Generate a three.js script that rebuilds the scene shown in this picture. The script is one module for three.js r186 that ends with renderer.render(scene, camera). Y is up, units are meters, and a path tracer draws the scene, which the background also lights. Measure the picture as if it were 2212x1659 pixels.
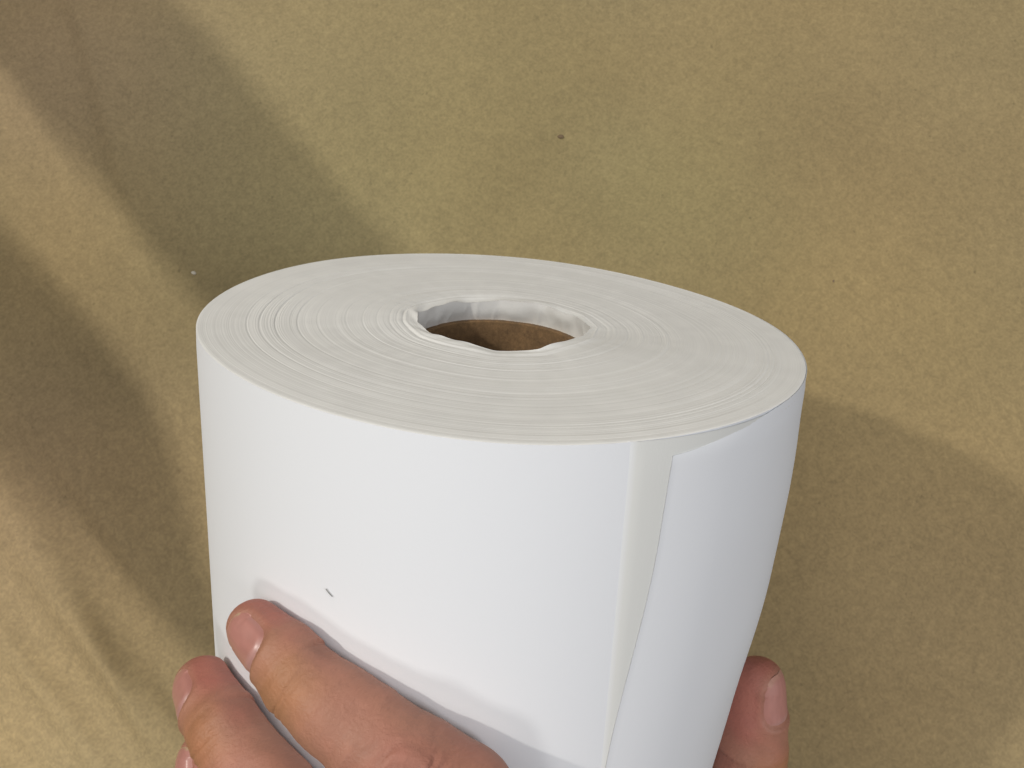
import * as THREE from 'three';
import { RectAreaLightUniformsLib } from 'three/addons/lights/RectAreaLightUniformsLib.js';

// ---------------------------------------------------------------- camera, lamps, exposure
const scene = new THREE.Scene();
scene.background = new THREE.Color(0x000000);
const LOOK_DOWN = THREE.MathUtils.degToRad(75), DEPTH = 0.40;          // how steeply the phone looks down, and how far the kraft sheet lies along its axis
const UPC = new THREE.Vector3(0, Math.cos(LOOK_DOWN), Math.sin(LOOK_DOWN));   // the world's up seen from the phone
const CAM_H = DEPTH * UPC.z;
const EYE = new THREE.Matrix4().makeBasis(new THREE.Vector3(1, 0, 0),
  new THREE.Vector3(0, UPC.y, -UPC.z), new THREE.Vector3(0, UPC.z, UPC.y)).setPosition(0, CAM_H, 0);
const W = (x, y, z) => new THREE.Vector3(x, y, z).applyMatrix4(EYE);      // a point given from the phone, in the world
const camera = new THREE.PerspectiveCamera(49.75, 4 / 3, 0.01, 20);
camera.position.copy(W(0, 0, 0));
camera.quaternion.setFromRotationMatrix(EYE);
camera.focus = 0.17; camera.userData.fStop = 64;
camera.updateMatrixWorld();

const renderer = new THREE.WebGLRenderer({ antialias: true });
renderer.setSize(1024, 768);
renderer.toneMapping = THREE.LinearToneMapping;
renderer.toneMappingExposure = 1.26;
renderer.shadowMap.enabled = true;
RectAreaLightUniformsLib.init();

const LAMP_A = W(-0.9 * 0.95, 0.365 * 0.95, -0.2 + 0.95);
function spot(at, color, intensity, soft) {
  const l = new THREE.SpotLight(color, intensity, 0, 0.6, 0.3, 2);
  l.position.copy(at); l.target.position.copy(W(0, 0, -0.3)); scene.add(l, l.target);
  l.castShadow = true; l.shadow.radius = soft; l.shadow.mapSize.set(2048, 2048); l.shadow.camera.near = 0.2; l.shadow.camera.far = 5;
  return l;
}
function panel(at, color, intensity, w, h) {
  const l = new THREE.RectAreaLight(color, intensity, w, h);
  l.position.copy(at); l.lookAt(W(0, 0, -0.3)); scene.add(l);
  return l;
}
spot(LAMP_A, new THREE.Color(1, 0.95, 0.86), 1.78, 1.2);                                      // ceiling lamp on the left
panel(W(-0.30, -0.50, 0.60), new THREE.Color(1, 0.97, 0.93), 12.5, 0.17, 0.17);                  // lamp behind the photographer
panel(W(1.15, -0.3, 1.25), new THREE.Color(0.95, 0.96, 1), 11.0, 0.4, 0.8);                  // lamp on the right
panel(W(-0.6, 1.05, 1.45), new THREE.Color(1, 0.98, 0.95), 1.2, 2.4, 2.4);                       // unseen fill panel, added in place of light off a ceiling

// ---------------------------------------------------------------- helpers
let seed = 20771;
const rnd = () => { seed = (seed * 1664525 + 1013904223) >>> 0; return seed / 4294967296; };
const clamp = (x, a = 0, b = 1) => Math.min(b, Math.max(a, x));
const mix = (a, b, t) => a + (b - a) * t;
const smooth = (a, b, x) => { const t = clamp((x - a) / (b - a)); return t * t * (3 - 2 * t); };
const gauss = (x, s) => Math.exp(-(x * x) / (s * s));
const F = 1789 / 1, CX = 1106, CY = 829.5;                                 // pixels of the photograph seen 2212 wide
const rayOf = (px, py) => new THREE.Vector3((px - CX) / F, (CY - py) / F, -1);
function hash(i, j, s) { let h = (i * 374761393 + j * 668265263 + s * 2147483647) | 0; h = Math.imul(h ^ (h >>> 13), 1274126177); return ((h ^ (h >>> 16)) >>> 0) / 4294967296; }
function vnoise(x, y, s, px = 0, py = 0) {                                 // value noise, tiling with the periods px, py when given
  const i = Math.floor(x), j = Math.floor(y), f = x - i, g = y - j, u = f * f * (3 - 2 * f), v = g * g * (3 - 2 * g);
  const m = (a, p) => p ? ((a % p) + p) % p : a;
  const a = hash(m(i, px), m(j, py), s), b = hash(m(i + 1, px), m(j, py), s), c = hash(m(i, px), m(j + 1, py), s), d = hash(m(i + 1, px), m(j + 1, py), s);
  return mix(mix(a, b, u), mix(c, d, u), v) * 2 - 1;
}
function noise3(p, f, s) { return (vnoise(p.x * f + p.z * f * 0.7, p.y * f, s) + vnoise(p.y * f + p.x * f * 0.6, p.z * f, s + 7) + vnoise(p.z * f, p.x * f + p.y * 0.5 * f, s + 13)) / 3; }
function tex(n, fn, srgb) {
  const d = new Uint8Array(n * n * 4);
  for (let y = 0; y < n; y++) for (let x = 0; x < n; x++) {
    const c = fn(x, y), k = (y * n + x) * 4;
    for (let q = 0; q < 3; q++) d[k + q] = clamp(Math.round(c[q] * 255), 0, 255);
    d[k + 3] = 255;
  }
  const t = new THREE.DataTexture(d, n, n, THREE.RGBAFormat, THREE.UnsignedByteType);
  t.wrapS = t.wrapT = THREE.RepeatWrapping; t.magFilter = THREE.LinearFilter; t.minFilter = THREE.LinearMipmapLinearFilter; t.generateMipmaps = true;
  if (srgb) t.colorSpace = THREE.SRGBColorSpace;
  t.needsUpdate = true;
  return t;
}
function geometry(pos, idx, uv, col) {
  const g = new THREE.BufferGeometry();
  g.setAttribute('position', new THREE.Float32BufferAttribute(pos, 3));
  if (uv) g.setAttribute('uv', new THREE.Float32BufferAttribute(uv, 2));
  if (col) g.setAttribute('color', new THREE.Float32BufferAttribute(col, 3));
  g.setIndex(idx); g.computeVertexNormals();
  return g;
}
function sheet(nu, nv, fn, closed = false, flip = false) {                              // fn(u, v) -> [x, y, z, u, v, r, g, b]
  const pos = [], uv = [], col = [], idx = [];
  for (let i = 0; i <= nu; i++) for (let j = 0; j <= nv; j++) {
    const p = fn(i / nu, j / nv);
    pos.push(p[0], p[1], p[2]); uv.push(p[3], p[4]); if (p.length > 5) col.push(p[5], p[6], p[7]);
  }
  const s = nv + 1;
  for (let i = 0; i < nu; i++) for (let j = 0; j < nv; j++) { const a = i * s + j; if (flip) idx.push(a, a + s, a + 1, a + 1, a + s, a + s + 1); else idx.push(a, a + 1, a + s, a + 1, a + s + 1, a + s); }
  const g = geometry(pos, idx, uv, col.length ? col : null);
  if (closed) {                                                            // the seam of a ring: share the normals of its two ends
    const n = g.attributes.normal;
    for (let j = 0; j <= nv; j++) {
      const a = j, b = nu * s + j, x = n.getX(a) + n.getX(b), y = n.getY(a) + n.getY(b), z = n.getZ(a) + n.getZ(b), l = Math.hypot(x, y, z) || 1;
      n.setXYZ(a, x / l, y / l, z / l); n.setXYZ(b, x / l, y / l, z / l);
    }
  }
  return g;
}
function add(name, g, m, parent = scene) {
  const o = new THREE.Mesh(g, m); o.name = name; o.castShadow = o.receiveShadow = true; parent.add(o);
  return o;
}
function tag(o, label, category, group) { o.userData.label = label; o.userData.category = category; if (group) o.userData.group = group; return o; }

// ---------------------------------------------------------------- kraft paper on the ground
const KN = 1024;
const kraftField = (() => {                                                // pulp flocks, fibres and flecks, tiling over 0.4 m
  const a = new Float32Array(KN * KN), b = new Float32Array(KN * KN), c = new Float32Array(KN * KN);
  for (let y = 0; y < KN; y++) for (let x = 0; x < KN; x++) {
    const k = y * KN + x, o = (f, s) => vnoise(x / KN * f, y / KN * f, s, f, f);
    a[k] = o(256, 1) * 0.36 + o(120, 2) * 0.16 + o(48, 3) * 0.06 + o(512, 4) * 0.6;
    b[k] = o(5, 5) * 0.6 + o(11, 6) * 0.4 + o(60, 8) * 0.15;
    c[k] = o(3, 9) * 0.75 + o(7, 10) * 0.35;
  }
  for (let n = 0; n < 5200; n++) {                                         // single fibres, light and dark
    let x = rnd() * KN, y = rnd() * KN, t = rnd() * 6.283; const l = 6 + rnd() * 16, s = (rnd() < 0.55 ? 1 : -1) * (0.15 + rnd() * 0.35), bend = (rnd() - 0.5) * 0.15;
    for (let q = 0; q < l; q++) { a[(Math.floor(y) & (KN - 1)) * KN + (Math.floor(x) & (KN - 1))] += s; x += Math.cos(t); y += Math.sin(t); t += bend; }
  }
  for (let n = 0; n < 120; n++) {
    const x0 = rnd() * KN, y0 = rnd() * KN, r = 0.8 + rnd() * 1.4;
    for (let y = -3; y <= 3; y++) for (let x = -3; x <= 3; x++) if (Math.hypot(x, y * (0.6 + rnd() * 0.5)) < r) a[((Math.floor(y0) + y) & (KN - 1)) * KN + ((Math.floor(x0) + x) & (KN - 1))] -= 0.9;
  }
  return { a, b, c };
})();
const kraftMap = tex(KN, (x, y) => {
  const k = y * KN + x, a = kraftField.a[k], b = kraftField.b[k], c = kraftField.c[k], v = 1 + a * 0.095 + b * 0.035;
  return [0.605 * v * (1 + c * 0.015), 0.538 * v * (1 + c * -0.004), 0.388 * v * (1 - c * 0.03)];
}, true);
const kraftBump = tex(KN, (x, y) => { const v = 0.5 + kraftField.a[y * KN + x] * 0.3; return [v, v, v]; });
const kraftMat = new THREE.MeshStandardMaterial({ vertexColors: true, map: kraftMap, bumpMap: kraftBump, bumpScale: 0.00012, roughness: 0.92 });
const onGround = (px, py, h = 0) => {                                      // where the photograph's pixel meets the plane h above the ground
  const d = rayOf(px, py), k = (h - CAM_H) / d.dot(UPC);
  return W(d.x * k, d.y * k, d.z * k);
};
const creases = [                                                           // soft folds pressed into the sheet: end points, width, rise
  [[-40, 1020], [330, 1560], 0.009, 0.0042], [[60, 1240], [520, 1760], 0.007, 0.0032], [[-30, 1330], [250, 1700], 0.006, 0.0034], [[-30, 1180], [420, 1640], 0.0055, -0.0010],
  [[150, -40], [300, 480], 0.007, 0.0026], [[60, 200], [160, 420], 0.006, 0.0014], [[-60, 1560], [160, 1780], 0.006, -0.003], [[200, 1340], [340, 1660], 0.004, 0.0018], [[330, 1480], [480, 1700], 0.004, 0.0014],
  [[-60, 480], [90, 640], 0.008, 0.003], [[-60, 860], [300, 1300], 0.008, -0.0022], [[160, 1000], [330, 1280], 0.008, 0.0016],
  [[1750, 1380], [2260, 1500], 0.010, -0.0012], [[1850, 1500], [2260, 1590], 0.006, 0.0008], [[900, 420], [960, 620], 0.008, 0.0016], [[830, 330], [930, 560], 0.01, -0.0012], [[1480, 160], [1020, 540], 0.035, -0.012], [[1240, 300], [1420, 520], 0.02, -0.0022],  // the widest dip is shaped to stand in for soft shade above the roll
  [[1900, 60], [2240, 200], 0.02, 0.002], [[600, 60], [760, 300], 0.02, 0.0015],
].map(([a, b, w, h]) => ({ a: onGround(...a), b: onGround(...b), w, h }));
const groundHeight = (x, z) => {
  let y = 0.0025 * vnoise(x * 9, z * 9, 31) + 0.0012 * vnoise(x * 23 + z * 8, z * 21, 32);
  for (const c of creases) {
    const dx = c.b.x - c.a.x, dz = c.b.z - c.a.z, l = Math.hypot(dx, dz), s = ((x - c.a.x) * dx + (z - c.a.z) * dz) / l, d = ((x - c.a.x) * dz - (z - c.a.z) * dx) / l;
    const fade = smooth(-0.05, 0.04, s) * (1 - smooth(l - 0.04, l + 0.06, s));
    y += (c.w < 0.0095 ? 1.25 : 1) * c.h * fade * gauss(d + 0.004 * vnoise(s * 18, 0.5, 33), c.w);
  }
  return y;
};
const lightTints = [                                                             // light put into the colour: hues of mixed lamps, a brightened lower left
  [[1000, 380], 0.12, -0.05, 0.0, -0.03], [[560, 560], 0.08, -0.03, 0.0, 0], [[1500, 420], 0.06, -0.03, 0.01, -0.02], [[1950, 250], 0.10, 0.045, 0, -0.04], [[2000, 700], 0.09, 0.035, 0.01, -0.05], [[2050, 1350], 0.11, 0.02, -0.02, 0.0],
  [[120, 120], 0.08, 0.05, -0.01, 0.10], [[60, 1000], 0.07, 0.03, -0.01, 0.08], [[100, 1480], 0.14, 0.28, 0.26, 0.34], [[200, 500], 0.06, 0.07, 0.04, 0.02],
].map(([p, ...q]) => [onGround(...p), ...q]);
{
  const n = 640, S = 1.7, g = sheet(n, n, (u, v) => {
    const warp = (t) => { const q = t * 2 - 1; return S / 2 * (0.42 * q + 0.58 * q * q * q); };    // finer in the middle
    const x = warp(u), z = warp(v) + onGround(CX, CY).z;
    let cr = 1, cg = 1, cb = 1;
    for (const [p, w, a, b2, c2] of lightTints) { const k = gauss(Math.hypot(x - p.x, z - p.z) * (1 + 0.25 * vnoise(x * 14, z * 14, 35)), w); cr *= 1 + a * k; cg *= 1 + b2 * k; cb *= 1 + c2 * k; }
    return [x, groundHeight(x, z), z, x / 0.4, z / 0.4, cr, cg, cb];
  });
  const o = add('kraft_paper_ground', g, kraftMat);
  o.userData.kind = 'structure'; o.userData.label = 'brown kraft paper sheet with soft creases spread out under the roll';
}

// ---------------------------------------------------------------- added wooden rack, out of view on the left; its two slats throw the bands of shade
{
  const H = 0.27, rack = new THREE.Group(); rack.name = 'added_shade_rack';
  tag(rack, 'added unseen wooden rack whose two slats shade the kraft paper', 'rack');
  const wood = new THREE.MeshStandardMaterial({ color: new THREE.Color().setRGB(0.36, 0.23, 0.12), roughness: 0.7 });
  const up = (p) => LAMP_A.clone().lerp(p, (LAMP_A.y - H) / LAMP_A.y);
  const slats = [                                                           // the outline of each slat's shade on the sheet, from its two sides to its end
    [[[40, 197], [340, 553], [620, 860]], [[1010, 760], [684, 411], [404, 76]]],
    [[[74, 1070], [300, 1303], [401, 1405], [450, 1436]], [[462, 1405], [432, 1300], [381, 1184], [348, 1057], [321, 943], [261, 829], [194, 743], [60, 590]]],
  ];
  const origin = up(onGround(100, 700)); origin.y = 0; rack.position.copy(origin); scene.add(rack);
  const cross = [[], []];
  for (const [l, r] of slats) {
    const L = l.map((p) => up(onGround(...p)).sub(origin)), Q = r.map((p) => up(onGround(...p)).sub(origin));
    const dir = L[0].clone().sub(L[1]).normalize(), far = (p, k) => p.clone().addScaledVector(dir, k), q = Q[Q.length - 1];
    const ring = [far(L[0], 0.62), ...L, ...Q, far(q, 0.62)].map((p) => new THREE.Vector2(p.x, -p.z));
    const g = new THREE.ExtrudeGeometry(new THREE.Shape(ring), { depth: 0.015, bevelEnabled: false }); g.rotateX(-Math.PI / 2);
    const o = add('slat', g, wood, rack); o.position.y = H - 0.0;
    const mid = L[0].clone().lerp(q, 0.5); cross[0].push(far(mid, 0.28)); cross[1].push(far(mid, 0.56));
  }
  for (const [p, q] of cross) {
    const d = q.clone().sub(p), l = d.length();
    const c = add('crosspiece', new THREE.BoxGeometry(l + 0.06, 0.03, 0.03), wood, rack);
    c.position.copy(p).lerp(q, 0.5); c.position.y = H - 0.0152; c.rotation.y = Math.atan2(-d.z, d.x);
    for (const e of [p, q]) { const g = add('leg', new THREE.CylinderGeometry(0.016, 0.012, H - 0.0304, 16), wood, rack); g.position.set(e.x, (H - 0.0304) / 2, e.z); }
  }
}

// ---------------------------------------------------------------- the roll of white paper
const R = 0.07, LEN = 0.16, C0 = new THREE.Vector3(-0.00173, 0.01572, -0.19995);
const AX = new THREE.Vector3(0.07851909, 0.93055839, 0.35762527).normalize(), BX = new THREE.Vector3().crossVectors(AX, new THREE.Vector3(0, 0, 1)).normalize(), BZ = new THREE.Vector3().crossVectors(BX, AX);
const cyl = (deg, h, rho) => { const a = deg * Math.PI / 180; return C0.clone().addScaledVector(AX, h).addScaledVector(BX, rho * Math.cos(a)).addScaledVector(BZ, rho * Math.sin(a)); };   // seen from the phone
const dent = (deg, h) => 0.0035 * gauss((deg - 10) / 30, 1) * gauss(h + 0.125, 0.035);                                   // the thumb presses the roll in
const paperN = 512;
const paperBump = tex(paperN, (x, y) => { const o = (f, s) => vnoise(x / paperN * f, y / paperN * f, s, f, f), v = 0.5 + 0.2 * o(128, 41) + 0.15 * o(64, 42) + 0.1 * o(24, 43); return [v, v, v]; });
const paperMat = new THREE.MeshStandardMaterial({ color: new THREE.Color().setRGB(0.775, 0.795, 0.825), roughness: 0.85, bumpMap: paperBump, bumpScale: 0.000014 });
const endMat = new THREE.MeshStandardMaterial({ vertexColors: true, roughness: 0.95 });
const roll = new THREE.Group(); roll.name = 'paper_roll';
tag(roll, 'large roll of white paper on a brown cardboard core, held up over the kraft sheet', 'paper roll');
roll.applyMatrix4(new THREE.Matrix4().multiplyMatrices(EYE, new THREE.Matrix4().makeBasis(BX, AX, BZ).setPosition(C0.clone().addScaledVector(AX, -LEN))));
scene.add(roll);
const HZ = 0.0031;                                                         // the hole sits a little towards the hand
const corners = [[-172, 21.3], [-150, 20.2], [-118, 20.0], [-96, 19.6], [-60, 20.0], [-32, 20.6], [-8, 21.2], [18, 19.4], [42, 18.9], [66, 20.6], [94, 20.4], [122, 19.3], [140, 20.3], [166, 20.7]];
const holeR = (deg) => {                                                   // the crumpled innermost layer: flats between corners
  const d = ((deg + 172) % 360 + 360) % 360 - 172; let i = corners.length - 1;
  for (let k = 0; k < corners.length; k++) if (d >= corners[k][0]) i = k;
  const a = corners[i], b = corners[(i + 1) % corners.length], a1 = a[0] * Math.PI / 180, b1 = (b[0] + (b[0] < a[0] ? 360 : 0)) * Math.PI / 180, t = d * Math.PI / 180;
  const ax = a[1] * Math.cos(a1), az = a[1] * Math.sin(a1), bx = b[1] * Math.cos(b1), bz = b[1] * Math.sin(b1), den = Math.cos(t) * (bz - az) - Math.sin(t) * (bx - ax);
  return (ax * (bz - az) - az * (bx - ax)) / den / 1000;
};
const holeSoft = (deg) => { let s = 0, w = 0; for (let k = -3; k <= 3; k++) { const q = gauss(k, 2); s += holeR(deg + k * 1.0) * q; w += q; } return s / w; };
const NT = 640, NR = 520;
const holeTable = Array.from({ length: NT + 1 }, (_, i) => holeSoft(i / NT * 360));
const ringH = [], ringC = [];
{
  let drift = 0;
  for (let i = 0; i <= NR; i++) {
    const t = i / NR; drift = drift * 0.93 + (rnd() - 0.5) * 0.00005;
    ringH.push(drift + (rnd() - 0.5) * 0.00003); ringC.push(1 + (rnd() - 0.5) * 0.06 + 0.02 * vnoise(t * 26, 0.5, 51));
  }
}
const grooves = [[0.075, 0.008, -0.0008, 175], [0.055, 0.008, 0.0005, 170], [0.10, 0.006, -0.0005, 178], [0.14, 0.005, -0.0004, 172], [0.2, 0.005, -0.0003, 180], [0.265, 0.004, -0.0003, 170], [0.34, 0.004, -0.00034, 178],
  [0.47, 0.004, -0.0003, 186], [0.56, 0.005, -0.0004, 172], [0.66, 0.005, -0.0005, 178], [0.73, 0.005, -0.0005, 184], [0.79, 0.004, -0.0004, 168], [0.13, 0.008, 0.0004, -10], [0.09, 0.008, -0.0005, -15], [0.19, 0.006, -0.0004, 0], [0.62, 0.008, -0.0003, 5], [0.86, 0.006, -0.0003, 20], [0.04, 0.006, 0.0006, 10]];
const topAt = (t, deg) => {                                                // height of the wound edges over the flat end
  const i = clamp(t, 0, 1) * NR, k = Math.min(NR - 1, Math.floor(i)), f = i - k, ca = Math.cos(deg * Math.PI / 180), sa = Math.sin(deg * Math.PI / 180);
  let y = mix(ringH[k], ringH[k + 1], f) * (0.75 + 0.6 * vnoise(ca * 1.5 + t * 9, sa * 1.5, 52));
  for (const [gt, w, h, at] of grooves) {
    const da = Math.abs(((deg - at) % 360 + 540) % 360 - 180);
    y += 0.2 * h * (0.12 + 0.88 * Math.exp(-da * da / 3200)) * gauss(t - gt - 0.006 * vnoise(ca * 2, sa * 2, 60 + Math.round(gt * 100)), w);
  }
  const inner = 1 - smooth(0, 0.13, t);
  y += inner * (0.0005 * vnoise(ca * 2.5, sa * 2.5 + t * 6, 53) + 0.0004 * vnoise(ca * 4 + 3, sa * 4 + t * 20, 54) * inner) + 0.0002 * inner * smooth(0.2, 1, sa);
  y += 0.0006 * vnoise(ca * 1.3 + 9, sa * 1.3 + t, 55);
  return y - 0.00008 * smooth(0.992, 1, t);
};
const endPoint = (t, i) => {
  const deg = i / NT * 360, a = deg * Math.PI / 180, hr = holeTable[i], k = Math.pow(t, 1.0), keep = Math.exp(-t * 7);
  const flat = 0.0203, r0 = mix(flat, hr, keep), r = mix(r0, R - 0.0002, k), cz = HZ * (1 - t);
  return [r * Math.cos(a), LEN + topAt(t, deg), r * Math.sin(a) + cz];
};
add('wound_end', sheet(NT, NR, (u, v) => {
  const i = Math.round(u * NT), p = endPoint(v, i), k = Math.round(v * NR), q = ringC[k] * (1 + 0.025 * vnoise(u * 90, v * 12, 56));
  return [...p, u, v, 0.875 * q, 0.87 * q, 0.838 * q];
}, true, true), endMat, roll);
add('wound_paper', sheet(NT, 40, (u, v) => {
  const i = Math.round(u * NT), a = u * Math.PI * 2, y = LEN * (1 - v) + 0.0, top = endPoint(1, i);
  const rr = v === 0 ? R - 0.0002 : R - 0.0001 + 0.0001 * vnoise(u * 14, v * 3, 57) - dent(((u * 360 + 180) % 360) - 180, -v * LEN);
  return v === 0 ? [top[0], top[1], top[2], u * 8, v * 3] : [rr * Math.cos(a), v === 1 ? 0 : y, rr * Math.sin(a), u * 8, v * 3];
}, true, true), paperMat, roll);
{
  const g = roll.children[roll.children.length - 1].geometry, p = g.attributes.position, n = g.attributes.normal;    // smooth normals of a cylinder, turned up at the rim
  for (let i = 0; i < p.count; i++) { const x = p.getX(i), z = p.getZ(i), l = Math.hypot(x, z); n.setXYZ(i, x / l, 0, z / l); }
}
add('lower_end', sheet(160, 2, (u, v) => { const a = -u * Math.PI * 2, r = mix(0.0218, R, v); return [r * Math.cos(a), 0, r * Math.sin(a) + HZ * (1 - v), u * 8, v]; }, false, true), paperMat, roll);
const CORE_TOP = LEN - 0.0056;
add('inner_wrap', sheet(NT, 14, (u, v) => {                                 // the creased paper lining above the core
  const i = Math.round(u * NT), p = endPoint(0, i), a = u * Math.PI * 2, deg = u * 360, y = mix(p[1], CORE_TOP - 0.002, v);
  const r = mix(Math.hypot(p[0], p[2] - HZ), 0.0209, smooth(0.1, 1, v)) + 0.00035 * vnoise(u * 17, v * 2, 58) * Math.sin(v * Math.PI) + 0.00045 * Math.abs(vnoise(u * 46, v * 1.2, 59)) * Math.sin(v * Math.PI);
  return [r * Math.cos(a), y, r * Math.sin(a) + HZ, u * 3, v * 0.2];
}, true), new THREE.MeshPhysicalMaterial({ color: new THREE.Color().setRGB(0.82, 0.81, 0.775), roughness: 0.9, transmission: 0.15, thickness: 0, bumpMap: paperBump, bumpScale: 0.00003 }), roll);
{
  const coreMap = tex(256, (x, y) => { const o = (f, s) => vnoise(x / 256 * f, y / 256 * f, s, f, f), v = 1 + 0.09 * o(128, 61) + 0.08 * o(40, 62) + 0.07 * o(12, 63); return [0.46 * v, 0.36 * v, 0.245 * v]; }, true);
  const prof = [[0.0209, 0], [0.0193, 0], [0.0193, CORE_TOP - 0.0003], [0.0195, CORE_TOP], [0.0208, CORE_TOP], [0.0209, CORE_TOP - 0.0003], [0.0209, 0]].map(([x, y]) => new THREE.Vector2(x, y));
  const g = new THREE.LatheGeometry(prof, 128); g.translate(0, 0, HZ);
  const u = g.attributes.uv; for (let i = 0; i < u.count; i++) u.setXY(i, u.getX(i) * 4, g.attributes.position.getY(i) / 0.03);
  add('cardboard_core', g.toNonIndexed(), new THREE.MeshStandardMaterial({ map: coreMap, bumpMap: coreMap, bumpScale: 0.00012, roughness: 0.9, side: THREE.DoubleSide }), roll);
  roll.children[roll.children.length - 1].geometry.computeVertexNormals();
}
// the loose end of the sheet, lifting off the roll
const EDGE = (h) => 63.2 + 3.2 * smooth(-0.02, -0.075, h);
const lift = (deg, h) => {
  const q = clamp((deg + 30) / (EDGE(h) + 30)), low = 1 - smooth(-0.05, -0.085, h);
  let l = -0.0004 * (1 - smooth(0, 0.3, q)) + mix(-0.00012, 0.0002, smooth(-0.0006, -0.004, h)) + 0.0009 * smooth(0, -0.03, h) * Math.pow(4 * q * (1 - q), 1.5) * low;
  const ridge = (d0, d1, w, a) => { l += a * gauss((deg - mix(d0, d1, clamp(-h / 0.08))) / w, 1) * smooth(0, -0.02, h) * low; };
  ridge(4, 32, 13, 0.0006); ridge(32, 48, 9, -0.0002);
  return Math.max(-0.0004, l);
};
const flapTop = (deg) => topAt(1, deg) + 0.00002 - 0.0036 * Math.pow(smooth(34, 66, deg), 1.2);
{
  const n = 150, m = 90, th = 0.00014, face = (out) => (u, v) => {
    const d0 = mix(-100, 1, 0), deg0 = mix(-100, 63, u), top = flapTop(deg0), h = mix(top, -LEN + 0.001, v), deg = mix(-100, EDGE(h), u), a = deg * Math.PI / 180, r = R + lift(deg, h) - dent(deg, h) + (out ? th : 0);
    return [r * Math.cos(a), LEN + h, r * Math.sin(a), u * 3, v * 3];
  };
  const pos = [], uv = [], idx = [], s = m + 1, K = (n + 1) * s;
  for (const out of [1, 0]) for (let i = 0; i <= n; i++) for (let j = 0; j <= m; j++) { const p = face(out)(i / n, j / m); pos.push(p[0], p[1], p[2]); uv.push(p[3], p[4]); }
  for (let i = 0; i < n; i++) for (let j = 0; j < m; j++) { const a = i * s + j, b = a + K; idx.push(a, a + s, a + 1, a + 1, a + s, a + s + 1, b, b + 1, b + s, b + 1, b + s + 1, b + s); }
  for (let j = 0; j < m; j++) for (const i of [0, n]) { const a = i * s + j, b = a + K; idx.push(a, a + 1, b, a + 1, b + 1, b); }
  for (let i = 0; i < n; i++) for (const j of [0, m]) { const a = i * s + j, b = a + K; idx.push(a, b, a + s, a + s, b, b + s); }
  const o = add('loose_end', geometry(pos, idx, uv), paperMat, roll);
  o.userData.label = 'loose end of the sheet lifting off the roll';
}
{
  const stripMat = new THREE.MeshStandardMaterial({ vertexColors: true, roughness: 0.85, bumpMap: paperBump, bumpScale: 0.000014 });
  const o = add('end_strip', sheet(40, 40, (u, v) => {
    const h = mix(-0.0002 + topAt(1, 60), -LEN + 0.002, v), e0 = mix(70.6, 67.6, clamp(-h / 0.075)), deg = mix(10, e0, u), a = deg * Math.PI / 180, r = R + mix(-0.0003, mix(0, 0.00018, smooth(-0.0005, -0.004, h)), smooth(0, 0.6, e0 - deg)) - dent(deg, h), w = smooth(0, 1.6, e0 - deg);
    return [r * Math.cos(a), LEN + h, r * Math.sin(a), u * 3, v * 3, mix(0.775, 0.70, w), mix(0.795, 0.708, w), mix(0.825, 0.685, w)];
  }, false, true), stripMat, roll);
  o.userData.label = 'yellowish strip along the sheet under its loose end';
}
// a grey lint fibre on the roll, and crumbs on the kraft sheet
{
  const q = [[704, 1272], [709, 1279], [718, 1289]].map(([x, y]) => { const d = rayOf(x, y), dp = d.clone().addScaledVector(AX, -d.dot(AX)), o = C0.clone().negate(), op = o.clone().addScaledVector(AX, -o.dot(AX)), A = dp.dot(dp), B = 2 * dp.dot(op), Cc = op.dot(op) - (R + 0.0002) ** 2; const t = (-B - Math.sqrt(B * B - 4 * A * Cc)) / 2 / A; return W(d.x * t, d.y * t, d.z * t); });
  const at = q[1].clone(), g = new THREE.TubeGeometry(new THREE.CatmullRomCurve3(q.map((p) => p.clone().sub(at))), 10, 0.00009, 6);
  const o = add('lint_fibre', g, new THREE.MeshStandardMaterial({ color: new THREE.Color().setRGB(0.2, 0.21, 0.2), roughness: 1 })); o.position.copy(at);
  tag(o, 'short grey lint fibre stuck on the white roll above the index finger', 'lint');
  const crumb = (name, px, py, size, color, label, cat) => {
    const c = new THREE.IcosahedronGeometry(size, 2), p = c.attributes.position, e = new THREE.Vector3();
    for (let i = 0; i < p.count; i++) { e.fromBufferAttribute(p, i); const k = 1 + 0.35 * noise3(e, 1.1 / size, 71 + Math.round(px)); p.setXYZ(i, e.x * k * 0.8, e.y * k * 0.4, e.z * k * 1.25); }
    c.computeVertexNormals();
    let at2 = onGround(px, py); for (let k = 0; k < 4; k++) at2 = onGround(px, py, groundHeight(at2.x, at2.z));
    const o2 = add(name, c, new THREE.MeshStandardMaterial({ color, roughness: 1 }));
    o2.position.set(at2.x, groundHeight(at2.x, at2.z) + size * 0.3, at2.z); o2.rotation.y = px;
    tag(o2, label, cat);
  };
  crumb('paper_crumb', 419, 590, 0.0011, new THREE.Color().setRGB(0.75, 0.7, 0.6), 'tiny white paper crumb on the kraft sheet left of the roll', 'crumb');
  crumb('dirt_speck', 1211, 296, 0.0015, new THREE.Color().setRGB(0.19, 0.135, 0.08), 'dark dirt speck on the kraft sheet above the roll', 'speck');
  crumb('dirt_speck_001', 1800, 607, 0.0006, new THREE.Color().setRGB(0.22, 0.16, 0.10), 'tiny dark speck on the kraft sheet right of the roll', 'speck');
}

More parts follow.
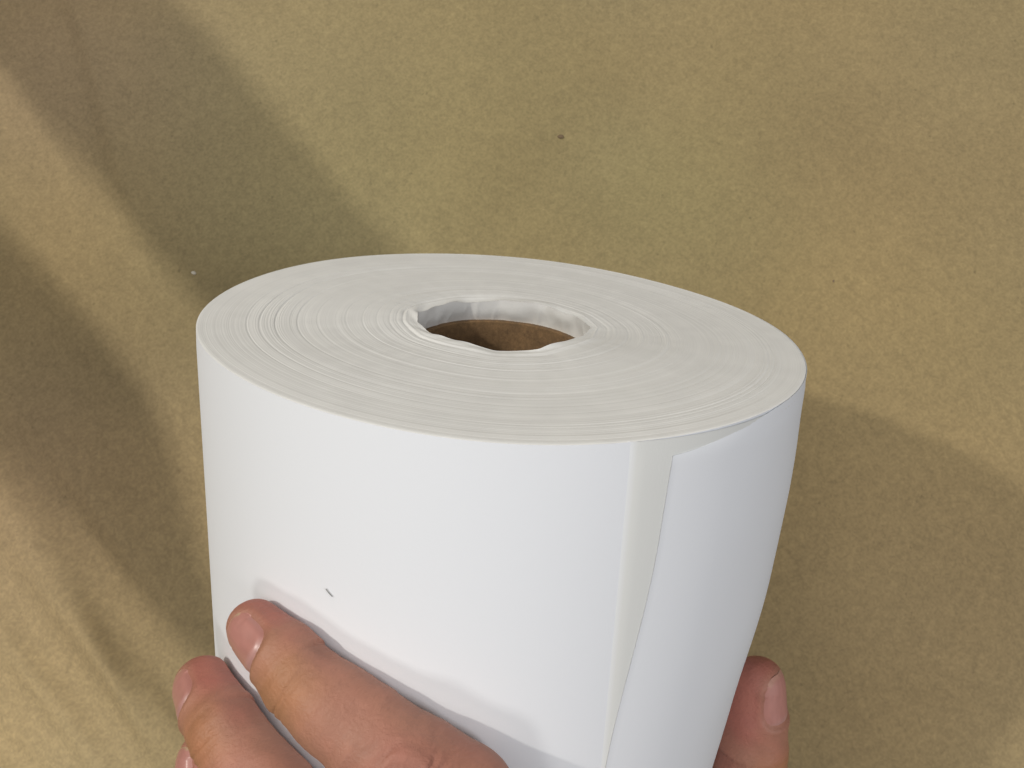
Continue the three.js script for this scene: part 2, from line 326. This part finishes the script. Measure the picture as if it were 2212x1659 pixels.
// ---------------------------------------------------------------- the left hand round the roll (laid out as seen from the phone, then turned into the world)
const axisOf = (p) => { const q = p.clone().sub(C0), h = q.dot(AX); return { h, out: q.addScaledVector(AX, -h) }; };
function onRoll(px, py, half, gap, far = false) {                          // a finger joint seen at a pixel, its pad touching the paper
  const d = rayOf(px, py), dp = d.clone().addScaledVector(AX, -d.dot(AX)), o = C0.clone().negate(), op = o.clone().addScaledVector(AX, -o.dot(AX));
  let r = half * 0.165 / F, t = 0.2;
  for (let k = 0; k < 6; k++) {
    const A = dp.dot(dp), B = 2 * dp.dot(op), c = op.dot(op) - (R + gap + r * 0.94) ** 2, D = Math.max(0, B * B - 4 * A * c);
    t = (-B + (far ? 1 : -1) * Math.sqrt(D)) / 2 / A; r = half * t / F;
  }
  return { p: d.multiplyScalar(t), r };
}
const J = (deg, h, rho, r) => ({ p: cyl(deg, h, rho), r });
const fingers = [
  { name: 'index', pts: [onRoll(551, 1356, 61, 0), onRoll(615, 1420, 77, 0), onRoll(650, 1465, 87, 0.0002), onRoll(722, 1535, 94, 0.0006), onRoll(800, 1600, 103, 0.0007), onRoll(880, 1648, 113, 0.0008), onRoll(1000, 1726, 114, 0.001), J(83, -0.100, R + 0.0125, 0.0112)], dip: 2, pip: 5 },
  { name: 'middle', pts: [onRoll(440, 1482, 64, 0), onRoll(462, 1530, 72, 0), onRoll(492, 1580, 82, 0.0003), onRoll(534, 1660, 87, 0.0008), onRoll(600, 1745, 96, 0.0012), onRoll(675, 1825, 108, 0.002), J(95, -0.097, R + 0.0125, 0.0096), J(81, -0.103, R + 0.016, 0.0118)], dip: 2, pip: 5 },
  { name: 'ring', pts: [J(151, -0.1085, R + 0.0048, 0.0062), J(148, -0.1135, R + 0.0058, 0.0068), J(144, -0.1175, R + 0.0067, 0.0073), J(136, -0.118, R + 0.008, 0.0080), J(124, -0.124, R + 0.0095, 0.0088), J(106, -0.124, R + 0.012, 0.0092), J(87, -0.126, R + 0.016, 0.0110)], dip: 2, pip: 4 },
  { name: 'little', pts: [J(160, -0.128, R + 0.0052, 0.0056), J(152, -0.131, R + 0.006, 0.0063), J(143, -0.134, R + 0.0066, 0.0066), J(128, -0.139, R + 0.008, 0.0074), J(114, -0.144, R + 0.011, 0.0080), J(95, -0.147, R + 0.0155, 0.0097)], dip: 2, pip: 3 },
  { name: 'thumb', pts: [J(7, -0.0935, R + 0.0070, 0.0071), J(7.5, -0.104, R + 0.0080, 0.0086), J(8, -0.1155, R + 0.0086, 0.0101), J(9, -0.134, R + 0.0100, 0.0110), J(14, -0.156, R + 0.0125, 0.0120), J(42, -0.178, R + 0.0170, 0.0165)], dip: 2, pip: 4 },
];
const wrist = cyl(52, -0.194, R + 0.028), K = (i) => fingers[i].pts[fingers[i].pts.length - 1].p;
const palmBones = [];
for (let i = 0; i < 4; i++) palmBones.push([K(i), [0.0122, 0.0122, 0.0115, 0.0100][i], wrist.clone().lerp(K(i), 0.12), 0.017]);
palmBones.push([K(0), 0.010, K(1), 0.010], [K(1), 0.010, K(2), 0.010], [K(2), 0.010, K(3), 0.009]);
palmBones.push([K(4), 0.018, wrist, 0.021], [K(4).clone().lerp(K(0), 0.5), 0.012, wrist, 0.018], [K(4), 0.015, K(0).clone().lerp(wrist, 0.35), 0.013]);
const elbow = wrist.clone().add(new THREE.Vector3(0.11, -0.17, 0.05));
palmBones.push([wrist, 0.0235, wrist.clone().lerp(elbow, 0.35), 0.026], [wrist.clone().lerp(elbow, 0.35), 0.026, elbow, 0.036]);
const flatBones = (list) => list.map(([a, ra, b, rb]) => { const ba = b.clone().sub(a); return { ax: a.x, ay: a.y, az: a.z, bx: ba.x, by: ba.y, bz: ba.z, ll: ba.lengthSq() || 1e-12, ra, rb }; });
const fBones = fingers.map((f) => flatBones(f.pts.slice(1).map((q, i) => [f.pts[i].p, f.pts[i].r, q.p, q.r])));
const pBones = flatBones(palmBones);
const cone = (b, x, y, z) => { const px = x - b.ax, py = y - b.ay, pz = z - b.az, t = clamp((px * b.bx + py * b.by + pz * b.bz) / b.ll); return Math.hypot(px - b.bx * t, py - b.by * t, pz - b.bz * t) - mix(b.ra, b.rb, t); };
const smin = (a, b, k) => { const h = Math.max(k - Math.abs(a - b), 0) / k; return Math.min(a, b) - h * h * k * 0.25; };
const pads = fingers.map((f) => {                                          // fleshy pads between the joints, on the paper's side
  const out = [], mid = (i, j, t, r, down) => { const p = f.pts[i].p.clone().lerp(f.pts[j].p, t), o = axisOf(p).out.normalize(); out.push([p.addScaledVector(o, -down), r]); };
  return out;
});
function sdf(x, y, z) {
  let palm = 1;
  for (const b of pBones) palm = smin(palm, cone(b, x, y, z), 0.010);
  let d = palm;
  for (let f = 0; f < 5; f++) {
    let q = 1;
    for (const b of fBones[f]) q = smin(q, cone(b, x, y, z), 0.0012);
    const own = smin(q, palm, f === 4 ? 0.012 : 0.008);
    d = d === palm && f === 0 ? own : smin(d, own, 0.0007);
  }
  const qx = x - C0.x, qy = y - C0.y, qz = z - C0.z, h = qx * AX.x + qy * AX.y + qz * AX.z, rho = Math.hypot(qx - AX.x * h, qy - AX.y * h, qz - AX.z * h);
  const deg = Math.atan2((qx * BZ.x + qy * BZ.y + qz * BZ.z), qx * BX.x + qy * BX.y);
  const rr = R + 0.00025 - dent(deg * 57.2958, h) + (deg < 1.2 && deg > -1.7 ? lift(deg * 57.2958, h) + 0.0003 : 0);
  const paper = h < 0.002 && h > -LEN - 0.002 ? rr - rho : -1;
  return -smin(-d, -paper, 0.0016);
}
function surfaceNets(cell, lo, hi) {                                       // a sparse mesher: blocks of 8 cells, skipped when the surface is far
  const B = 8, pos = [], idx = [], ids = new Map(), nx = Math.ceil((hi.x - lo.x) / cell / B), ny = Math.ceil((hi.y - lo.y) / cell / B), nz = Math.ceil((hi.z - lo.z) / cell / B);
  const S = B + 2, val = new Float32Array(S * S * S), key = (i, j, k) => (i * 4096 + j) * 4096 + k, quads = [];
  for (let bi = 0; bi < nx; bi++) for (let bj = 0; bj < ny; bj++) for (let bk = 0; bk < nz; bk++) {
    const c = sdf(lo.x + (bi + 0.5) * B * cell, lo.y + (bj + 0.5) * B * cell, lo.z + (bk + 0.5) * B * cell);
    if (Math.abs(c) > B * cell * 0.87 * 1.35 + 0.0035) continue;
    for (let i = 0; i < S; i++) for (let j = 0; j < S; j++) for (let k = 0; k < S; k++) val[(i * S + j) * S + k] = sdf(lo.x + (bi * B + i) * cell, lo.y + (bj * B + j) * cell, lo.z + (bk * B + k) * cell);
    const V = (i, j, k) => val[(i * S + j) * S + k];
    for (let i = 0; i <= B; i++) for (let j = 0; j <= B; j++) for (let k = 0; k <= B; k++) {
      let n = 0, x = 0, y = 0, z = 0;
      const edge = (i0, j0, k0, i1, j1, k1) => { const a = V(i + i0, j + j0, k + k0), b = V(i + i1, j + j1, k + k1); if ((a < 0) !== (b < 0)) { const t = a / (a - b); n++; x += mix(i0, i1, t); y += mix(j0, j1, t); z += mix(k0, k1, t); } };
      for (let p = 0; p < 2; p++) for (let q = 0; q < 2; q++) { edge(0, p, q, 1, p, q); edge(p, 0, q, p, 1, q); edge(p, q, 0, p, q, 1); }
      if (!n) continue;
      const gi = bi * B + i, gj = bj * B + j, gk = bk * B + k, kk = key(gi, gj, gk);
      if (!ids.has(kk)) { ids.set(kk, pos.length / 3); pos.push(lo.x + (gi + x / n) * cell, lo.y + (gj + y / n) * cell, lo.z + (gk + z / n) * cell); }
    }
    for (let i = 0; i < B; i++) for (let j = 0; j < B; j++) for (let k = 0; k < B; k++) {
      const a = V(i, j, k) < 0, gi = bi * B + i, gj = bj * B + j, gk = bk * B + k;
      if (a !== V(i + 1, j, k) < 0) quads.push([a, key(gi, gj - 1, gk - 1), key(gi, gj, gk - 1), key(gi, gj, gk), key(gi, gj - 1, gk)]);
      if (a !== V(i, j + 1, k) < 0) quads.push([!a, key(gi - 1, gj, gk - 1), key(gi, gj, gk - 1), key(gi, gj, gk), key(gi - 1, gj, gk)]);
      if (a !== V(i, j, k + 1) < 0) quads.push([a, key(gi - 1, gj - 1, gk), key(gi, gj - 1, gk), key(gi, gj, gk), key(gi - 1, gj, gk)]);
    }
  }
  for (const [flip, a, b, c, d] of quads) {
    const [p, q, r, s] = [a, b, c, d].map((e) => ids.get(e));
    if (p === undefined || q === undefined || r === undefined || s === undefined) continue;
    if (flip) idx.push(p, q, r, p, r, s); else idx.push(p, r, q, p, s, r);
  }
  return { pos, idx };
}
// every finger's own measure: how far along from the tip, and how far round from the nail
const measures = fingers.map((f) => {
  const cum = [0]; for (let i = 1; i < f.pts.length; i++) cum.push(cum[i - 1] + f.pts[i].p.distanceTo(f.pts[i - 1].p));
  return cum;
});
const nailSpec = [
  { L: 0.0112, half: 54, turn: 0 }, { L: 0.0108, half: 52, turn: 0 }, { L: 0.0100, half: 56, turn: 0 }, { L: 0.0085, half: 56, turn: 0 }, { L: 0.0138, half: 52, turn: 0, ext: 0.0008 },
];
const turnOf = [44, 64, 78, 70, -68];                                      // how far the nails are turned away from the phone, to the left
const dorsalAt = (f, p, a) => {                                            // which way the back of a finger faces
  const view = p.clone().negate(); if (a) view.addScaledVector(a, -view.dot(a)); view.normalize();
  const left = a ? new THREE.Vector3().crossVectors(a, view) : new THREE.Vector3(-1, 0, 0).addScaledVector(view, view.x); if (left.x > 0) left.negate(); left.normalize();
  const t = turnOf[f] * Math.PI / 180;
  return view.multiplyScalar(Math.cos(t)).addScaledVector(left, Math.sin(t)).normalize();
};
const tipFrames = fingers.map((f, i) => {
  const tip = f.pts[0], base = f.pts[2], a = tip.p.clone().sub(base.p).normalize(), len = tip.p.distanceTo(base.p), d = dorsalAt(i, tip.p, a);
  return { base: base.p, a, d, s: new THREE.Vector3().crossVectors(a, d), len, r0: base.r, r1: tip.r };
});
function nailCoords(i, p) {                                                // (signed distance inside the nail's outline, in metres)
  const T = tipFrames[i], N = nailSpec[i], q = p.clone().sub(T.base), s = q.dot(T.a), dd = q.dot(T.d), ss = q.dot(T.s), ang = Math.atan2(ss, dd), r = mix(T.r0, T.r1, clamp(s / T.len));
  const end = T.len + T.r1 * 0.62 + (N.ext || 0), mid = end - N.L / 2, u = (s - mid) / (N.L / 2), w = ang / (N.half * Math.PI / 180);
  const e = Math.pow(Math.pow(Math.abs(u), 3.2) + Math.pow(Math.abs(w), 3.2), 1 / 3.2);
  return { e: (1 - e) * Math.min(N.L / 2, r * N.half * Math.PI / 180), u, w, s, ang, dd };
}
const mixDorsal = (f, p, radial, a) => (f === 4 ? dorsalAt(4, p, a) : radial.clone().add(dorsalAt(f, p, a)).normalize());
const skinAt = (T, s, ang) => {                                             // distance from a fingertip's axis to its skin
  const c = T.base.clone().addScaledVector(T.a, s), d = T.d.clone().multiplyScalar(Math.cos(ang)).addScaledVector(T.s, Math.sin(ang));
  let lo = 0, hi = 0.02; for (let k = 0; k < 26; k++) { const m = (lo + hi) / 2; if (sdf(c.x + d.x * m, c.y + d.y * m, c.z + d.z * m) < 0) lo = m; else hi = m; }
  return lo;
};
{
  const all = fingers.flatMap((f) => f.pts.map((q) => q.p)).concat([wrist, elbow]), box = new THREE.Box3().setFromPoints(all).expandByScalar(0.042);
  const { pos, idx } = surfaceNets(0.00062, box.min, box.max), col = [], uv = [], nrm = new Float32Array(pos.length), E = 0.0002, v = new THREE.Vector3(), nv = new THREE.Vector3();
  const near = (x, y, z) => { let best = 9, bf = -1, bs = 0, bi = 0; for (let f = 0; f < 5; f++) for (let i = 0; i < fBones[f].length; i++) { const b = fBones[f][i], d = cone(b, x, y, z); if (d < best) { best = d; bf = f; bi = i; const t = clamp(((x - b.ax) * b.bx + (y - b.ay) * b.by + (z - b.az) * b.bz) / b.ll); bs = mix(measures[f][i], measures[f][i + 1], t); } } return { f: bf, i: bi, s: bs, d: best }; };
  for (let k = 0; k < pos.length; k += 3) {
    const x = pos[k], y = pos[k + 1], z = pos[k + 2];
    nv.set(sdf(x + E, y, z) - sdf(x - E, y, z), sdf(x, y + E, z) - sdf(x, y - E, z), sdf(x, y, z + E) - sdf(x, y, z - E)).normalize();
    v.set(x, y, z);
    const m = near(x, y, z), on = 1 - smooth(0.0015, 0.005, m.d);
    const radial = axisOf(v).out.normalize(), f = fingers[m.f], cum = measures[m.f];
    const fb = fBones[m.f][m.i], along = new THREE.Vector3(-fb.bx, -fb.by, -fb.bz).normalize(), back = m.s < cum[f.pip] * 0.75 ? nv.dot(tipFrames[m.f].d) : nv.dot(mixDorsal(m.f, v, radial, along));   // 1 on the back of the finger, -1 on its pad
    let off = 0, red = 0, dark = 0, pale = 0;
    if (on > 0) {
      const sd = cum[f.dip], sp = cum[f.pip], wob = 0.0009 * vnoise(back * 3 + m.f, m.s * 300, 81);
      const line = (at, w, depth, bias) => { const g = gauss(m.s - at + wob, w) * bias; off -= depth * g; dark += g * depth * 500; };
      const side = smooth(0.55, -0.1, back), dors = smooth(0.1, 0.7, back);
      line(sd, 0.0018, 0.0006, side); line(sd + 0.0024, 0.0009, 0.00015, side);
      line(sp - 0.001, 0.0024, 0.0006, side * 0.9);
      for (const [o, dep] of [[-0.0042, 0.00018], [-0.0022, 0.00030], [0, 0.00034], [0.0021, 0.00028], [0.0045, 0.0002]]) line(sp + o + 0.0022 * (1 - back), 0.0006, dep * 1.3, dors);
      for (const [o, dep] of [[-0.0022, 0.00018], [-0.0008, 0.00026], [0.0008, 0.00026], [0.0024, 0.00016]]) line(sd + o + 0.001 * (1 - back), 0.00055, dep * 1.7, dors);
      line(sd + (sp - sd) * 0.36, 0.0006, 0.00012, 0.7); line(sd + (sp - sd) * 0.5, 0.0006, 0.0001, dors);
      const arc = Math.acos(clamp(back, -1, 1)) * f.pts[f.pip].r, loop = Math.hypot(m.s - sp, 0.55 * arc) + 0.0006 * vnoise(v.x * 260, v.y * 260, 82);
      for (const [q, w, dep] of [[0.0016, 0.0004, 0.0003], [0.0034, 0.00045, 0.00034], [0.0054, 0.0005, 0.0003], [0.0077, 0.0006, 0.00022]]) { const g = gauss(loop - q, w) * 1.5 * smooth(0.2, 0.65, back) * (0.6 + 0.7 * vnoise(v.y * 200, v.x * 200, 83 + Math.round(q * 1e4))); off -= 0.8 * dep * g; dark += g * dep * 900; }
      off += 0.0005 * gauss(m.s - sp, 0.006) * dors + 0.0007 * gauss(m.s - (sd + sp) / 2, 0.006) * side - 0.00035 * gauss(m.s - (sd + sp) / 2, 0.007) * dors;
      red += 0.9 * (1 - smooth(0.004, sd * 0.95, m.s)) * smooth(0.85, 0.2, back) + 0.35 * gauss(m.s - sp, 0.007) * dors + 0.35 * side * gauss(m.s - sd, 0.004);
      pale += gauss(m.s - sd * 1.05, 0.006) * smooth(0.2, 0.9, back);
      const q = nailCoords(m.f, v);
      if (q.dd > 0 && m.s < sd * 0.9) {
        if (q.e > 0) off -= 0.00045 * smooth(0, 0.0006, q.e); else { off += (q.u > 0.55 ? 0 : 0.00022) * gauss(q.e + 0.0009, 0.0009); }
        const rim = gauss(q.e, 0.0005) * (q.u > 0.6 ? 0.2 : 1); off -= 0.0003 * rim; dark += 0.25 * rim;
      }
      off *= on; red *= on; pale *= on; dark *= on;
    }
    off += 0.00018 * noise3(v, 190, 84) + 0.00006 * noise3(v, 700, 85);
    pos[k] += nv.x * off; pos[k + 1] += nv.y * off; pos[k + 2] += nv.z * off;
    if (on > 0 && m.s < cum[f.dip] * 1.3) dark *= 1.15;
    const n1 = noise3(v, 130, 86), n2 = noise3(v, 420, 87), n3 = noise3(v, 1500, 88), t = 0.86 + 0.06 * n1 + 0.07 * n2 + 0.06 * n3 - 0.28 * clamp(dark);
    const rd = clamp(red + 0.15 + 0.4 * n1 + 0.2 * n2), pl = clamp(pale);
    col.push((0.43 + 0.02 * pl + 0.01 * rd) * t, (0.214 - 0.05 * rd + 0.006 * pl) * t * (1 + 0.02 * n2), (0.143 - 0.02 * rd - 0.03 * pl) * t);
    uv.push((x + z * 0.35) / 0.03, (y - z * 0.3) / 0.03);
  }
  for (let k = 0; k < pos.length; k += 3) { v.set(pos[k], pos[k + 1], pos[k + 2]).applyMatrix4(EYE); pos[k] = v.x; pos[k + 1] = v.y; pos[k + 2] = v.z; }
  const skinBump = tex(512, (x, y) => {
    const o = (fx, fy, s) => vnoise(x / 512 * fx, y / 512 * fy, s, fx, fy), ridge = (fx, fy, s) => 1 - Math.abs(o(fx, fy, s)) * 2;
    const val = 0.55 + 0.16 * o(64, 64, 91) - 0.10 * Math.max(0, ridge(40, 48, 92)) + 0.1 * o(160, 160, 93); return [val, val, val];
  });
  const skin = new THREE.MeshPhysicalMaterial({ vertexColors: true, roughness: 0.52, bumpMap: skinBump, bumpScale: 0.0002, specularIntensity: 0.6, sheen: 0.25, sheenRoughness: 0.5, sheenColor: new THREE.Color().setRGB(0.6, 0.25, 0.15) });
  const at = W(...wrist.toArray()), base = new THREE.Group(); base.name = 'hand'; base.position.copy(at); scene.add(base);
  tag(base, 'left hand gripping the white paper roll, fingers on its left and thumb on its right', 'hand');
  const g = geometry(pos, idx, uv, col); g.translate(-at.x, -at.y, -at.z);
  add('skin', g, skin, base);
  const dullNail = new THREE.MeshStandardMaterial({ vertexColors: true, roughness: 0.6 });
  const nailMat = new THREE.MeshPhysicalMaterial({ vertexColors: true, roughness: 0.38, clearcoat: 0.35, clearcoatRoughness: 0.3 });
  for (let i = 0; i < 5; i++) {
    const T = tipFrames[i], N = nailSpec[i], end = T.len + T.r1 * 0.62 + (N.ext || 0), mid = end - N.L / 2, half = N.half * Math.PI / 180;
    const point = (u, w, lower) => {                                        // a rounded-square disc pulled over the finger's back
      const m = Math.max(Math.abs(u), Math.abs(w)), l = Math.pow(Math.pow(Math.abs(u), 3.2) + Math.pow(Math.abs(w), 3.2), 1 / 3.2) || 1, k = m / l, uu = u * k * 1.02, ww = w * k * 1.02;
      const s = mid + uu * N.L / 2, lim = T.len + T.r1 * 0.1 + (N.ext || 0) * 0.6, r = skinAt(T, Math.min(s, lim), ww * half) - 0.3 * Math.max(0, s - lim), rim = smooth(0.72, 1.02, m);
      const over = 0.00008 - (uu > 0.3 ? 0.00025 * Math.abs(ww) ** 3 : 0.0005 * rim) - 0.0006 * smooth(0.75, 1.0, uu) - 0.0003 * uu * uu - (lower ? 0.00042 : 0), a = ww * half;
      return T.base.clone().addScaledVector(T.a, s).addScaledVector(T.d, (r + over) * Math.cos(a)).addScaledVector(T.s, (r + over) * Math.sin(a)).applyMatrix4(EYE).sub(at);
    };
    const n = 36, p2 = [], c2 = [], id = [], s = n + 1, K2 = s * s;
    for (const lower of [0, 1]) for (let a = 0; a <= n; a++) for (let b = 0; b <= n; b++) {
      const u = a / n * 2 - 1, w = b / n * 2 - 1, q = point(u, w, lower); p2.push(q.x, q.y, q.z);
      const free = (i === 4 ? 0.25 : 1) * smooth(0.80, 0.92, u + 0.05 * (w * w)), lun = 1 - smooth(-0.85, -0.55, u + 0.4 * w * w), pink = 1 + 0.06 * vnoise(u * 3 + i, w * 9, 95);
      c2.push(mix(mix(0.44, 0.46, lun), 0.50, free) * pink, mix(mix(0.20, 0.245, lun), 0.35, free) * pink, mix(mix(0.165, 0.215, lun), 0.22, free) * pink);
    }
    for (let a = 0; a < n; a++) for (let b = 0; b < n; b++) { const k = a * s + b; id.push(k, k + s, k + 1, k + 1, k + s, k + s + 1, K2 + k, K2 + k + 1, K2 + k + s, K2 + k + 1, K2 + k + s + 1, K2 + k + s); }
    for (let b = 0; b < n; b++) for (const a of [0, n]) { const k = a * s + b, kb = b * s + a; id.push(k, k + 1, K2 + k, k + 1, K2 + k + 1, K2 + k, kb, K2 + kb, kb + s, kb + s, K2 + kb, K2 + kb + s); }
    add('fingernail', geometry(p2, id, null, c2), i === 4 ? dullNail : nailMat, base);
  }
}

renderer.render(scene, camera);
